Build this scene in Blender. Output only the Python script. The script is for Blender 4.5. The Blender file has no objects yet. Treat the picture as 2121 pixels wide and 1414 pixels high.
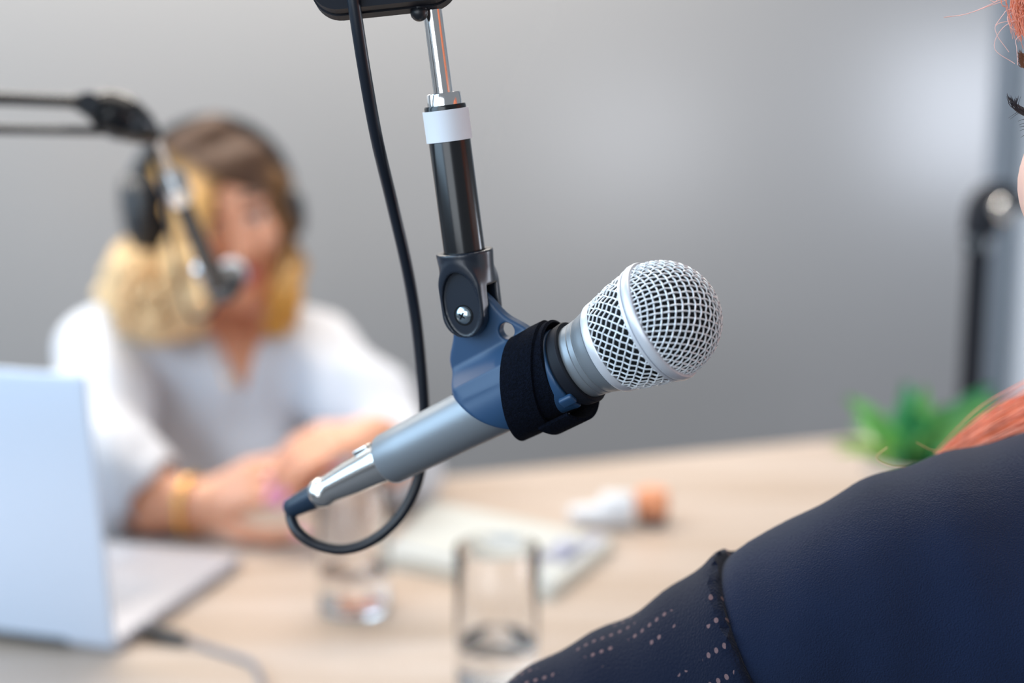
import bpy, math, random
import numpy as np
from mathutils import Vector
random.seed(7); np.random.seed(7)
PI = math.pi
scene = bpy.context.scene
COL = scene.collection

# ------------------------------------------------------------------ camera
H = 1.26                       # camera height, table top at 0.74
PITCH = math.radians(10.5)
LENS = 50.0
FPX = 2121 * LENS / 36.0
cd = bpy.data.cameras.new('camera')
cam = bpy.data.objects.new('camera', cd); COL.objects.link(cam)
cd.lens = LENS; cd.sensor_width = 36; cd.clip_start = 0.02; cd.clip_end = 60
cam.location = (0, 0, H); cam.rotation_euler = (PI/2 - PITCH, 0, 0)
cd.dof.use_dof = True; cd.dof.focus_distance = 0.605; cd.dof.aperture_fstop = 3.3; cd.dof.aperture_blades = 0
scene.camera = cam

# ------------------------------------------------------------------ light
def srgb(r, g, b):
    f = lambda c: c/12.92 if c <= 0.04045 else ((c+0.055)/1.055)**2.4
    return tuple(f(x/255.0) for x in (r, g, b))
world = bpy.data.worlds.new('room_daylight'); scene.world = world; world.use_nodes = True
bg = world.node_tree.nodes['Background']
bg.inputs[0].default_value = (0.86, 0.92, 1.0, 1); bg.inputs[1].default_value = 0.30

def area(name, loc, target, sx, sy, power, col, spread=180):
    d = bpy.data.lights.new(name, 'AREA'); d.shape = 'RECTANGLE'; d.size = sx; d.size_y = sy
    d.energy = power; d.color = col; d.spread = math.radians(spread)
    o = bpy.data.objects.new(name, d); COL.objects.link(o); o.location = loc
    o.rotation_euler = (Vector(target)-Vector(loc)).to_track_quat('-Z', 'Y').to_euler()
    return o
area('window_daylight_left', (-2.2, 0.0, 2.1), (0.0, 0.9, 1.05), 2.6, 2.0, 80, (0.55, 0.78, 1.0))
area('fill_light_behind', (-1.3, -2.6, 1.8), (0.0, 1.0, 1.2), 2.4, 2.2, 55, (0.86, 0.93, 1.0))  # unseen light added behind the camera to whiten the chrome rod
area('window_daylight_right_far', (3.45, 1.83, 1.12), (0.9, 3.0, 1.1), 0.6, 0.6, 26, (0.80, 0.87, 1.0))
area('window_daylight_right_near', (3.1, 0.15, 0.95), (0.4, 2.4, 1.0), 0.7, 0.5, 13, (0.9, 0.93, 1.0))
area('ceiling_light_over_table', (0.1, 1.2, 2.75), (0.0, 1.5, 0.7), 1.6, 1.0, 14, (1.0, 0.91, 0.80))
area('ceiling_light_by_wall', (-0.75, 2.30, 2.45), (-0.85, 2.68, 1.2), 2.6, 0.25, 84, (1.0, 0.92, 0.82))

scene.view_settings.view_transform = 'Standard'; scene.view_settings.look = 'None'
scene.view_settings.gamma = 1; scene.view_settings.use_curve_mapping = False
scene.view_settings.exposure = 0.0
scene.cycles.use_denoising = True
scene.cycles.max_bounces = 10; scene.cycles.transmission_bounces = 10

# ------------------------------------------------------------------ coordinates
cp, sp = math.cos(PITCH), math.sin(PITCH)
def c2w(v):                     # camera axes (right, up, back) to world direction
    v = np.asarray(v, float); x, u, b = v[..., 0], v[..., 1], v[..., 2]
    return np.stack([x, u*sp - b*cp, u*cp + b*sp], -1)
CAM = np.array([0, 0, H])
def W(px, py, d):               # a point seen at this pixel, at this depth
    return c2w(np.array([(px-1060.5)/FPX*d, (707-py)/FPX*d, -d])) + CAM
def T(px, py, z=0.74):          # a point of the horizontal plane z
    w = c2w(np.array([(px-1060.5)/FPX, (707-py)/FPX, -1.0]))
    return CAM + w*((z-H)/w[2])
def nrm(v): v = np.asarray(v, float); return v/np.linalg.norm(v)

# ------------------------------------------------------------------ mesh helpers
ORG = {}
def empty(name, loc, label, cat, group=None):
    o = bpy.data.objects.new(name, None); COL.objects.link(o); o.empty_display_size = 0.02
    o.location = tuple(float(x) for x in loc); ORG[o.name] = np.array(loc, float)
    o['label'] = label; o['category'] = cat
    if group: o['group'] = group
    return o
def mesh(name, V, Fc, mat, parent=None, smooth=True, col=None, uv=None, label=None, sharp=38):
    V = np.asarray(V, float)
    off = ORG.get(parent.name, np.zeros(3)) if parent else np.zeros(3)
    tri = [(f[0], f[i], f[i+1]) for f in Fc for i in range(1, len(f)-1)]; tri = np.array(tri); Vc_ = V-V.mean(0)
    if np.einsum('ij,ij->i', Vc_[tri[:, 0]], np.cross(Vc_[tri[:, 1]], Vc_[tri[:, 2]])).sum() < 0: Fc = [tuple(f)[::-1] for f in Fc]
    me = bpy.data.meshes.new(name)
    me.from_pydata((V-off).tolist(), [], [tuple(int(i) for i in f) for f in Fc])
    me.update()
    if col is not None:
        ca = me.color_attributes.new('tint', 'FLOAT_COLOR', 'POINT')
        c4 = np.ones((len(V), 4)); c4[:, :3] = col; ca.data.foreach_set('color', c4.ravel())
    if uv is not None:
        ul = me.uv_layers.new(name='UVMap')
        li = np.zeros(len(me.loops), int); me.loops.foreach_get('vertex_index', li)
        ul.data.foreach_set('uv', np.asarray(uv, float)[li].ravel())
    if smooth:
        me.polygons.foreach_set('use_smooth', [True]*len(me.polygons)); me.set_sharp_from_angle(angle=math.radians(sharp))
    me.materials.append(mat)
    o = bpy.data.objects.new(name, me); COL.objects.link(o)
    if parent: o.parent = parent; ORG[o.name] = off
    if label: o['label'] = label
    return o
def tag(o, label, cat, group=None):
    o['label'] = label; o['category'] = cat
    if group: o['group'] = group
    return o
def join(parts):
    V = []; Fc = []; n = 0
    for v, f in parts:
        V.append(np.asarray(v, float)); Fc += [tuple(i+n for i in q) for q in f]; n += len(v)
    return np.concatenate(V), Fc
def spline(P, n):               # Catmull-Rom through the points
    P = np.asarray(P, float); Q = np.vstack([2*P[0]-P[1], P, 2*P[-1]-P[-2]])
    out = []; m = len(P)-1
    for t in np.linspace(0, m, n):
        i = min(int(t), m-1); u = t-i; a, b, c, d = Q[i:i+4]
        out.append(0.5*((2*b)+(c-a)*u+(2*a-5*b+4*c-d)*u*u+(3*b-a-3*c+d)*u**3))
    return np.array(out)
def tube(P, r, k=10, caps=True, flat=1.0):
    P = np.asarray(P, float); n = len(P); r = np.broadcast_to(np.asarray(r, float), (n,))
    t = np.gradient(P, axis=0); t /= (np.linalg.norm(t, axis=1)[:, None]+1e-12)
    u = np.cross(t[0], [0, 0, 1.0]); 
    if np.linalg.norm(u) < 1e-3: u = np.cross(t[0], [1.0, 0, 0])
    u = nrm(u); V = []
    for i in range(n):
        u = u - t[i]*np.dot(u, t[i]); u = nrm(u); w = np.cross(t[i], u)
        for j in range(k):
            a = 2*PI*j/k; V.append(P[i]+r[i]*(math.cos(a)*u+flat*math.sin(a)*w))
    Fc = [(i*k+j, i*k+(j+1) % k, (i+1)*k+(j+1) % k, (i+1)*k+j) for i in range(n-1) for j in range(k)]
    if caps: Fc += [tuple(range(k))[::-1], tuple((n-1)*k+j for j in range(k))]
    return np.array(V), Fc
def frame(axis, hint=(0, 0, 1)):
    a = nrm(axis); u = np.asarray(hint, float); u = u-a*np.dot(u, a)
    if np.linalg.norm(u) < 1e-6: u = np.cross(a, [1, 0.3, 0])
    u = nrm(u); return a, u, np.cross(a, u)
def lathe(org, axis, prof, k=64, hint=(0, 0, 1), closed=False):
    a, u, w = frame(axis, hint); V = []; n = len(prof)
    for s, r in prof:
        for j in range(k):
            t = 2*PI*j/k; V.append(org+a*s+max(r, 1e-5)*(math.cos(t)*u+math.sin(t)*w))
    Fc = [(i*k+j, i*k+(j+1) % k, (i+1)*k+(j+1) % k, (i+1)*k+j) for i in range(n-1) for j in range(k)]
    if closed: Fc += [((n-1)*k+j, (n-1)*k+(j+1) % k, (j+1) % k, j) for j in range(k)]
    return np.array(V), Fc
def boxm(c, ax, size, bev=0.0):  # box with chamfered edges, ax = three axis vectors
    c = np.asarray(c, float); ax = [nrm(a) for a in ax]; hx, hy, hz = np.array(size)/2.0; b = min(bev, hx*.9, hy*.9, hz*.9)
    if b <= 0:
        V = [c+sx*hx*ax[0]+sy*hy*ax[1]+sz*hz*ax[2] for sz in (-1, 1) for sy in (-1, 1) for sx in (-1, 1)]
        return np.array(V), [(0, 2, 3, 1), (4, 5, 7, 6), (0, 1, 5, 4), (2, 6, 7, 3), (0, 4, 6, 2), (1, 3, 7, 5)]
    import bmesh
    bm = bmesh.new(); bmesh.ops.create_cube(bm, size=2)
    for v in bm.verts: v.co = (v.co.x*hx, v.co.y*hy, v.co.z*hz)
    bmesh.ops.bevel(bm, geom=list(bm.edges), offset=b, segments=3, affect='EDGES', profile=0.5)
    bm.verts.index_update()
    V = np.array([c+v.co.x*ax[0]+v.co.y*ax[1]+v.co.z*ax[2] for v in bm.verts]); Fc = [tuple(v.index for v in f.verts) for f in bm.faces]
    bm.free(); return V, Fc
def prism(outline, n, th):      # outline: list of 3-D points, extruded by th along n (centred)
    P = np.asarray(outline, float); n = nrm(n); k = len(P)
    V = np.vstack([P-n*th/2, P+n*th/2])
    return V, [tuple(range(k))[::-1], tuple(range(k, 2*k))]+[(i, (i+1) % k, k+(i+1) % k, k+i) for i in range(k)]
def sphere(c, r, k=20, m=12):
    return lathe(np.asarray(c, float), (0, 0, 1), [(-math.cos(PI*i/m)*r, math.sin(PI*i/m)*r) for i in range(m+1)], k)

# ------------------------------------------------------------------ implicit surfaces
class Field:
    def __init__(s, lo, hi, h):
        s.lo = np.asarray(lo, float); s.h = h
        s.n = np.ceil((np.asarray(hi, float)-s.lo)/h).astype(int)+1
        s.D = np.full(tuple(s.n), 1.0, np.float32)
    def _blk(s, lo, hi):
        i0 = np.clip(np.floor((lo-s.lo)/s.h).astype(int), 0, s.n); i1 = np.clip(np.ceil((hi-s.lo)/s.h).astype(int)+1, 0, s.n)
        if np.any(i1 <= i0): return None, None
        ax = [(s.lo[a]+np.arange(i0[a], i1[a])*s.h).astype(np.float32) for a in range(3)]
        X, Y, Z = np.meshgrid(*ax, indexing='ij', sparse=True)
        return tuple(slice(i0[a], i1[a]) for a in range(3)), (X, Y, Z)
    def _mix(s, sl, d, k, op):
        A = s.D[sl]
        if op == 'sub': A2, B = -A, d
        elif op == 'and': A2, B = -A, -d
        else: A2, B = A, d
        hh = np.maximum(k-np.abs(A2-B), 0)/max(k, 1e-6)
        R = np.minimum(A2, B)-hh*hh*k*0.25
        s.D[sl] = -R if op in ('sub', 'and') else R
    def cap(s, a, b, ra, rb=None, k=0.01, op='add'):
        rb = ra if rb is None else rb; a = np.asarray(a, float); b = np.asarray(b, float); m = max(ra, rb)+k+3*s.h
        sl, G = s._blk(np.minimum(a, b)-m, np.maximum(a, b)+m)
        if sl is None: return
        ba = b-a; L = float(ba@ba)+1e-12
        px, py, pz = G[0]-a[0], G[1]-a[1], G[2]-a[2]
        t = np.clip((px*ba[0]+py*ba[1]+pz*ba[2])/L, 0, 1)
        d = np.sqrt((px-t*ba[0])**2+(py-t*ba[1])**2+(pz-t*ba[2])**2)-(ra+t*(rb-ra))
        s._mix(sl, d, k, op)
    def chain(s, pts, rs, k=0.01, op='add'):
        for i in range(len(pts)-1): s.cap(pts[i], pts[i+1], rs[i], rs[i+1], k, op)
    def ell(s, c, r, ax=None, k=0.01, op='add'):
        c = np.asarray(c, float); r = np.asarray(r, float); m = r.max()+k+3*s.h
        if ax is None: ax = np.eye(3)
        sl, G = s._blk(c-m, c+m)
        if sl is None: return
        p = [G[i]-c[i] for i in range(3)]
        q = [p[0]*ax[i][0]+p[1]*ax[i][1]+p[2]*ax[i][2] for i in range(3)]
        k0 = np.sqrt((q[0]/r[0])**2+(q[1]/r[1])**2+(q[2]/r[2])**2)
        k1 = np.sqrt((q[0]/r[0]**2)**2+(q[1]/r[1]**2)**2+(q[2]/r[2]**2)**2)+1e-6
        s._mix(sl, k0*(k0-1)/k1, k, op)
    def fun(s, f, k=0.0, op='add', lo=None, hi=None):
        sl, G = s._blk(s.lo if lo is None else np.asarray(lo, float), (s.lo+s.n*s.h) if hi is None else np.asarray(hi, float))
        s._mix(sl, f(*G), k, op)
    def disp(s, f):
        sl, G = s._blk(s.lo, s.lo+s.n*s.h); s.D = s.D+f(*G).astype(np.float32)
    def mesh(s):
        D = s.D.copy(); D[0] = D[-1] = 1; D[:, 0] = D[:, -1] = 1; D[:, :, 0] = D[:, :, -1] = 1
        ins = D < 0; n = np.array(D.shape)-1
        cnt = np.zeros(n, np.int8); acc = np.zeros(tuple(n)+(3,), np.float32)
        for axis in range(3):
            o = [a for a in range(3) if a != axis]
            for da in (0, 1):
                for db in (0, 1):
                    i0 = [slice(0, n[0]), slice(0, n[1]), slice(0, n[2])]
                    i0[o[0]] = slice(da, n[o[0]]+da); i0[o[1]] = slice(db, n[o[1]]+db)
                    i1 = list(i0); i1[axis] = slice(1, n[axis]+1)
                    A = D[tuple(i0)]; B = D[tuple(i1)]; m = (A < 0) != (B < 0)
                    idx = np.nonzero(m); t = A[idx]/(A[idx]-B[idx])
                    cnt[idx] += 1; acc[idx+(np.full(len(t), axis),)] += t
                    acc[idx+(np.full(len(t), o[0]),)] += da; acc[idx+(np.full(len(t), o[1]),)] += db
        cells = np.nonzero(cnt); vid = -np.ones(n, np.int64); vid[cells] = np.arange(len(cells[0]))
        V = (np.stack(cells, 1)+acc[cells]/cnt[cells][:, None])*s.h+s.lo
        Q = []
        for axis in range(3):
            o = [(axis+1) % 3, (axis+2) % 3]
            i0 = [slice(1, n[0]), slice(1, n[1]), slice(1, n[2])]; i0[axis] = slice(0, n[axis])
            i1 = list(i0); i1[axis] = slice(1, n[axis]+1)
            A = ins[tuple(i0)]; B = ins[tuple(i1)]; idx = np.stack(np.nonzero(A != B), 1)
            if not len(idx): continue
            fl = A[tuple(idx.T)]; base = idx.copy(); base[:, o[0]] += 1; base[:, o[1]] += 1
            def g(a, b):
                c = base.copy(); c[:, o[0]] -= a; c[:, o[1]] -= b; return vid[tuple(c.T)]
            q = np.stack([g(1, 1), g(0, 1), g(0, 0), g(1, 0)], 1); q[~fl] = q[~fl][:, ::-1]; Q.append(q)
        return V, np.concatenate(Q)
def waves(s, sc, n=7, seed=1):
    rs = np.random.RandomState(seed); K = rs.normal(size=(n, 3))*sc; ph = rs.uniform(0, 6.28, n)
    return lambda X, Y, Z: s*sum(np.sin(K[i, 0]*X+K[i, 1]*Y+K[i, 2]*Z+ph[i]) for i in range(n))/math.sqrt(n)

# ------------------------------------------------------------------ materials
def mat(name, col, rough=0.5, metal=0.0, bump=0, bscale=200, tint=False, var=0, vscale=30, spec=0.5, coat=0, sub=0, sheen=0, vstretch=(1, 1, 1)):
    m = bpy.data.materials.new(name); m.use_nodes = True; nt = m.node_tree; b = nt.nodes['Principled BSDF']
    b.inputs['Base Color'].default_value = (*col, 1); b.inputs['Roughness'].default_value = rough; b.inputs['Metallic'].default_value = metal
    b.inputs['Specular IOR Level'].default_value = spec; b.inputs['Coat Weight'].default_value = coat; b.inputs['Coat Roughness'].default_value = 0.24
    if sub: b.inputs['Subsurface Weight'].default_value = sub; b.inputs['Subsurface Radius'].default_value = (0.01, 0.004, 0.002); b.inputs['Subsurface Scale'].default_value = 1.0
    if sheen: b.inputs['Sheen Weight'].default_value = sheen; b.inputs['Sheen Roughness'].default_value = 0.4
    tc = nt.nodes.new('ShaderNodeTexCoord'); src = None
    if tint:
        a = nt.nodes.new('ShaderNodeVertexColor'); a.layer_name = 'tint'; src = a.outputs['Color']; nt.links.new(src, b.inputs['Base Color'])
    if var:
        mp = nt.nodes.new('ShaderNodeMapping'); mp.inputs['Scale'].default_value = vstretch; nt.links.new(tc.outputs['Object'], mp.inputs['Vector'])
        n = nt.nodes.new('ShaderNodeTexNoise'); n.inputs['Scale'].default_value = vscale; n.inputs['Detail'].default_value = 4; nt.links.new(mp.outputs['Vector'], n.inputs['Vector'])
        mr = nt.nodes.new('ShaderNodeMapRange'); mr.inputs['From Min'].default_value = 0.3; mr.inputs['From Max'].default_value = 0.7
        mr.inputs['To Min'].default_value = 1-var; mr.inputs['To Max'].default_value = 1+var; nt.links.new(n.outputs['Fac'], mr.inputs['Value'])
        mx = nt.nodes.new('ShaderNodeMix'); mx.data_type = 'RGBA'; mx.blend_type = 'MULTIPLY'; mx.inputs['Factor'].default_value = 1
        mx.inputs['A'].default_value = (*col, 1)
        if src: nt.links.new(src, mx.inputs['A'])
        nt.links.new(mr.outputs['Result'], mx.inputs['B']); nt.links.new(mx.outputs['Result'], b.inputs['Base Color'])
    if bump:
        n = nt.nodes.new('ShaderNodeTexNoise'); n.inputs['Scale'].default_value = bscale; n.inputs['Detail'].default_value = 3; nt.links.new(tc.outputs['Object'], n.inputs['Vector'])
        bp = nt.nodes.new('ShaderNodeBump'); bp.inputs['Strength'].default_value = bump; bp.inputs['Distance'].default_value = 0.001
        nt.links.new(n.outputs['Fac'], bp.inputs['Height']); nt.links.new(bp.outputs['Normal'], b.inputs['Normal'])
    return m
M = dict(
    wall=mat('wall_paint', srgb(146, 146, 147), 0.5, spec=0.5, coat=0.8, bump=0.05, bscale=60),
    wall_side=mat('side_wall_paint', srgb(140, 150, 160), 0.6),
    white_trim=mat('white_trim_paint', srgb(225, 232, 242), 0.4),
    floor=mat('floor_carpet', srgb(95, 95, 98), 0.9, bump=0.4, bscale=300),
    chrome=mat('chrome', (0.82, 0.82, 0.82), 0.12, 1.0),
    grille=mat('grille_wire', srgb(236, 240, 244), 0.34, 0.2),
    ring=mat('grille_ring', srgb(222, 224, 230), 0.36, 0.3),
    foam=mat('grille_foam', srgb(6, 12, 18), 0.95, bump=0.5, bscale=900),
    micgrey=mat('mic_grey_metal', srgb(146, 152, 158), 0.42, 0.55, bump=0.06, bscale=2500),
    satin=mat('satin_connector', (0.85, 0.84, 0.82), 0.2, 1.0),
    black=mat('black_metal', (0.006, 0.007, 0.009), 0.22, spec=0.6),
    blackp=mat('black_plastic', (0.010, 0.013, 0.018), 0.38, spec=0.6),
    clip=mat('clip_rubber_blue_lit', srgb(33, 68, 103), 0.46, spec=0.55),  # dull black rubber; the blue window reflection is mixed into the base colour
    socket=mat('socket_plastic', srgb(26, 34, 46), 0.3, spec=0.6),
    velcro=mat('hook_strap_fabric', srgb(9, 14, 26), 0.95, bump=1.0, bscale=1800, spec=0.1, var=0.5, vscale=900),
    rubber=mat('cable_rubber', srgb(10, 20, 33), 0.36, spec=0.6),
    boot=mat('boot_rubber', srgb(22, 42, 62), 0.4, spec=0.6),
    tape=mat('white_tape', srgb(232, 234, 240), 0.6),
    screw=mat('screw_steel', (0.5, 0.62, 0.7), 0.2, 1.0),
    skin=mat('skin', (1, 1, 1), 0.42, tint=True, sub=0.15, var=0.05, vscale=60),
    hair=mat('hair', (1, 1, 1), 0.6, spec=0.2, tint=True, var=0.25, vscale=90, vstretch=(1, 1, .3)),
    blouse=mat('white_blouse', srgb(206, 209, 217), 0.75, bump=0.2, bscale=500, sheen=0.1),
    navy=mat('navy_knit', srgb(14, 27, 53), 0.85, bump=0.7, bscale=1400, var=0.2, vscale=14, spec=0.2, sheen=0.15),
    seam=mat('navy_seam', srgb(8, 14, 28), 0.9, spec=0.1),
    alu=mat('laptop_aluminium', srgb(206, 216, 232), 0.4, 0.2),
    alu_deck=mat('laptop_deck_aluminium', srgb(178, 180, 190), 0.45, 0.3),
    matte=mat('matte_black_paint', (0.006, 0.008, 0.014), 0.6, spec=0.25),
    keys=mat('laptop_keys', srgb(168, 172, 184), 0.5),
    paper=mat('paper', srgb(192, 194, 190), 0.8),
    cream=mat('page_edges', srgb(212, 208, 196), 0.8, var=0.04, vscale=40, vstretch=(1, 1, 40)),
    greyline=mat('grey_print', srgb(158, 170, 182), 0.7),
    ink=mat('lilac_grey_print', srgb(156, 160, 182), 0.7),
    whitep=mat('white_plastic', srgb(222, 225, 230), 0.3),
    orange=mat('orange_plastic', srgb(226, 150, 108), 0.4),
    darkp=mat('dark_brown_base', srgb(70, 56, 64), 0.5),
    pot=mat('white_pot', srgb(198, 184, 172), 0.6),
    soil=mat('potting_soil', srgb(60, 45, 35), 0.9, bump=1, bscale=200),
    leaf=mat('leaf_green', (1, 1, 1), 0.45, tint=True, var=0.15, vscale=40),
    gold=mat('gold_metal', srgb(240, 190, 110), 0.25, 0.8),
    lash=mat('black_lash', (0.006, 0.006, 0.012), 0.4),
    nail=mat('pink_nail', srgb(235, 150, 190), 0.25),
    grey_cord=mat('grey_cord', srgb(120, 122, 132), 0.5),
    denim=mat('dark_trousers', srgb(50, 55, 70), 0.85),
)
def glassm(name, col, ior, rough=0.0):
    m = bpy.data.materials.new(name); m.use_nodes = True; nt = m.node_tree; b = nt.nodes['Principled BSDF']
    b.inputs['Base Color'].default_value = (*col, 1); b.inputs['Roughness'].default_value = rough
    b.inputs['Transmission Weight'].default_value = 1.0; b.inputs['IOR'].default_value = ior
    return m
M['glass'] = glassm('clear_glass', (1, 1, 1), 1.45); M['water'] = glassm('water', (1, 1, 1), 1.33)

def wood():
    m = bpy.data.materials.new('oak_table_top'); m.use_nodes = True; nt = m.node_tree; b = nt.nodes['Principled BSDF']; N = nt.nodes.new; L = nt.links.new
    tc = N('ShaderNodeTexCoord'); mp = N('ShaderNodeMapping'); mp.inputs['Rotation'].default_value = (0, 0, -math.radians(20)); mp.inputs['Scale'].default_value = (1.3, 16, 1)
    L(tc.outputs['Object'], mp.inputs['Vector'])
    n = N('ShaderNodeTexNoise'); n.inputs['Scale'].default_value = 1.6; n.inputs['Detail'].default_value = 6; n.inputs['Roughness'].default_value = .55; L(mp.outputs['Vector'], n.inputs['Vector'])
    r = N('ShaderNodeValToRGB'); e = r.color_ramp.elements
    e[0].position = .32; e[0].color = (*srgb(174, 154, 136), 1); e[1].position = .7; e[1].color = (*srgb(198, 184, 174), 1)
    L(n.outputs['Fac'], r.inputs['Fac']); L(r.outputs['Color'], b.inputs['Base Color']); b.inputs['Roughness'].default_value = .38
    return m
M['wood'] = wood()

# ------------------------------------------------------------------ the room
WN = np.array([0.342, -0.94, 0.0]); WT = np.array([0.94, 0.342, 0.0]); Zv = np.array([0, 0, 1.0])   # the wall and the table run 20 degrees off the lens
WP = np.array([0.0, 2.95, 0.0])
def struct(name, V, F, m):
    o = mesh(name, V, F, m, smooth=False); o['kind'] = 'structure'; return o
a0, a1, a2 = -3.6, 1.187, 3.4                     # wall stretches: main, then a slightly set-back stretch right of the joint
c = WP+WT*(a0+a1)/2+Zv*1.45-WN*.05
struct('wall_back', *boxm(c, (WT, WN, Zv), (a1-a0, .1, 2.9)), M['wall'])
c = WP+WT*(a1+a2)/2+Zv*1.45-WN*.12
struct('wall_right', *boxm(c, (WT, WN, Zv), (a2-a1, .1, 2.9)), M['wall_side'])
struct('trim_1', *boxm(WP+WT*(a1+.235)+Zv*1.45-WN*.03, (WT, WN, Zv), (.16, .08, 2.9), .006), M['white_trim'])
struct('floor', *boxm((0, 1, -.05), ((1, 0, 0), (0, 1, 0), (0, 0, 1)), (9, 9, .1)), M['floor'])

# ------------------------------------------------------------------ table
FE = np.array([-0.109, 1.815, 0.0])                # a point of the far edge
def tp(a, b, z): return FE+WT*a+WN*b+Zv*z           # along the far edge, towards the camera, height
t = empty('table', tp(0, .4, 0), 'long light oak table top running under the laptop, notebook and glasses', 'table')
mesh('table_top', *boxm(tp(.25, .41, .74-.0125), (WT, WN, Zv), (2.6, .82, .025), .003), M['wood'], t, False)
for x in (-.95, 1.45):
    for y in (.08, .74):
        mesh('leg', *boxm(tp(x, y, .3575), (WT, WN, Zv), (.05, .05, .715), .003), M['blackp'], t, False)
mesh('apron', *boxm(tp(.25, .41, .69), (WT, WN, Zv), (2.4, .62, .05), .003), M['blackp'], t, False)

# ------------------------------------------------------------------ microphones
def cam_frame(px1, py1, d1, px2, py2, d2):
    S = W(px1, py1, d1); E = W(px2, py2, d2); a = nrm(S-E)
    toc = nrm(c2w(np.array([0, 0, 1.0]))); w = toc-a*np.dot(toc, a); w = nrm(w)
    u = np.cross(w, a)
    if u[2] < 0: u = -u
    return S, a, u, w
mm = 0.001
def microphone(S, a, u, w, label, fine=True, mm=0.001):
    root = empty('microphone', S-a*.08, label, 'microphone')
    P = lambda s: S-a*s*mm
    k = 96 if fine else 40
    prof = [(155.5, 9.0), (156, 11.4), (155.5, 12.0), (154.5, 12.35), (140, 12.6), (110, 13.1), (80, 13.8), (62, 14.4), (52, 15.2), (48, 15.8), (45, 16.5)]
    body = prof+[(40, 17.0), (37.6, 17.3), (37.3, 17.0), (37.0, 17.35), (34.6, 17.8), (34.3, 17.5), (34.0, 17.85), (30.5, 18.9), (28, 19.8), (27, 18)]
    mesh('handle', *lathe(S, -a, [(s*mm, r*mm) for s, r in body], k, u), M['micgrey'], root)
    mesh('grille_ring', *lathe(S, -a, [(s*mm, r*mm) for s, r in [(27.4, 18), (27.4, 20.3), (27.0, 20.7), (26.4, 20.9), (23.6, 21.4), (23.1, 21.2), (23.0, 20.4), (23.0, 18)]], k, u), M['ring'], root)
    mesh('grille_band', *lathe(S, -a, [(s*mm, r*mm) for s, r in [(4.4, 24), (4.4, 25.6), (4.0, 26.1), (2.7, 26.2), (2.6, 25.0), (2.15, 25.0), (2.05, 26.4), (1.4, 26.9), (-1.2, 26.9), (-1.9, 26.5), (-2.1, 25.8), (-2.1, 24)]], k, u), M['ring'], root)
    foam = [(27, 14), (24, 19.2), (14, 21.6), (3, 23.6), (0, 23.8)]+[(-23.6*math.sin(t), 23.8*math.cos(t)) for t in np.linspace(.1, PI/2, 12)]
    mesh('foam_windscreen', *lathe(S, -a, [(s*mm, r*mm) for s, r in foam], 48, u), M['foam'], root)
    # woven wire: dome
    R = 25.2; pitch = 2.95 if fine else 5.0; wr = .38 if fine else .8; amp = .32 if fine else .5; rot = math.radians(-28)
    parts = []; lim = R*PI/2*1.0; n = int(lim/pitch)
    lu = u*math.cos(rot)+w*math.sin(rot); lv = -u*math.sin(rot)+w*math.cos(rot)
    for fam in (0, 1):
        for i in range(-n, n+1):
            q0 = (i+.5*0)*pitch
            if abs(q0) > lim-.3: continue
            ext = math.sqrt(lim*lim-q0*q0); st = pitch/4; m = max(2, int(2*ext/st)); qs = np.linspace(-ext, ext, m+1)
            rho = np.sqrt(q0*q0+qs*qs); an = rho/R; rr = R+amp*(1 if fam else -1)*np.cos(PI*qs/pitch)*(-1)**i
            cx, cy = (q0, qs) if fam == 0 else (qs, q0)
            f = np.where(rho > 1e-6, np.sin(an)/np.maximum(rho, 1e-6), 1/R)
            P3 = S+((rr*f*cx)[:, None]*lu+(rr*f*cy)[:, None]*lv+(rr*np.cos(an))[:, None]*a)*mm
            parts.append(tube(P3, wr*mm, 6, False))
    mesh('dome_grille', *join(parts), M['grille'], root)
    # woven wire: cone behind the band, two families of spirals
    parts = []; N = int(2*PI*24/(pitch*1.42)); s0, s1 = 3.5, 24.6
    for fam in (-1, 1):
        for i in range(N):
            m = 36; tt = np.linspace(0, 1, m); s = s0+(s1-s0)*tt; r0 = 25.0-4.7*tt+.75*np.sin(PI*tt)
            th = 2*PI*i/N+fam*(s-s0)/24.2*1.0
            ph = (th*N/(2*PI)); ph2 = (s-s0)/24.2*1.0*N/(2*PI)
            rr = r0+amp*fam*np.cos(PI*(2*ph2+ (i if fam > 0 else i)))
            P3 = S-a*s[:, None]*mm+(rr*np.cos(th))[:, None]*u*mm+(rr*np.sin(th))[:, None]*w*mm
            parts.append(tube(P3, wr*mm, 6, False))
    mesh('cone_grille', *join(parts), M['grille'], root)
    return root
S, a, u, w = cam_frame(1369, 665, .60, 791, 957, .675)
microphone(S, a, u, w, 'large silver and grey handheld microphone in sharp focus, ball grille pointing right')
def L3(s, uu, ww): return S-a*s*mm+u*uu*mm+w*ww*mm

# ---- cable of the hero microphone
r0 = empty('microphone_cable', L3(205, 0, 0), 'black cable looping from the tail of the large silver microphone up beside its boom', 'cable')
pth = [L3(208, 0, 0), L3(219, 0, 0), W(603, 1072, .703), W(618, 1102, .70), W(655, 1127, .70), W(712, 1137, .70), W(770, 1119, .70), W(822, 1076, .70), W(855, 1022, .70), W(871, 970, .70), W(878, 905, .70),
       W(878, 840, .695), W(872, 760, .685), W(861, 660, .67), W(842, 550, .655), W(812, 420, .64), W(781, 290, .62), W(757, 160, .605), W(738, 40, .595), W(724, -60, .59), W(712, -180, .59)]
mesh('cord', *tube(spline(pth, 220), 2.75*mm, 16), M['rubber'], r0)
sh = mesh('connector_shell', *lathe(S, -a, [(s*mm, r*mm) for s, r in [(154, 7), (154.5, 9.4), (160, 9.5), (164, 9.2), (178, 8.6), (192, 7.2), (196, 6.9), (196.6, 7.3), (198, 7.6), (201, 7.4), (202, 6.9), (202, 5)]], 64, u), M['satin'], r0, label='chrome connector shell')
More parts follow.
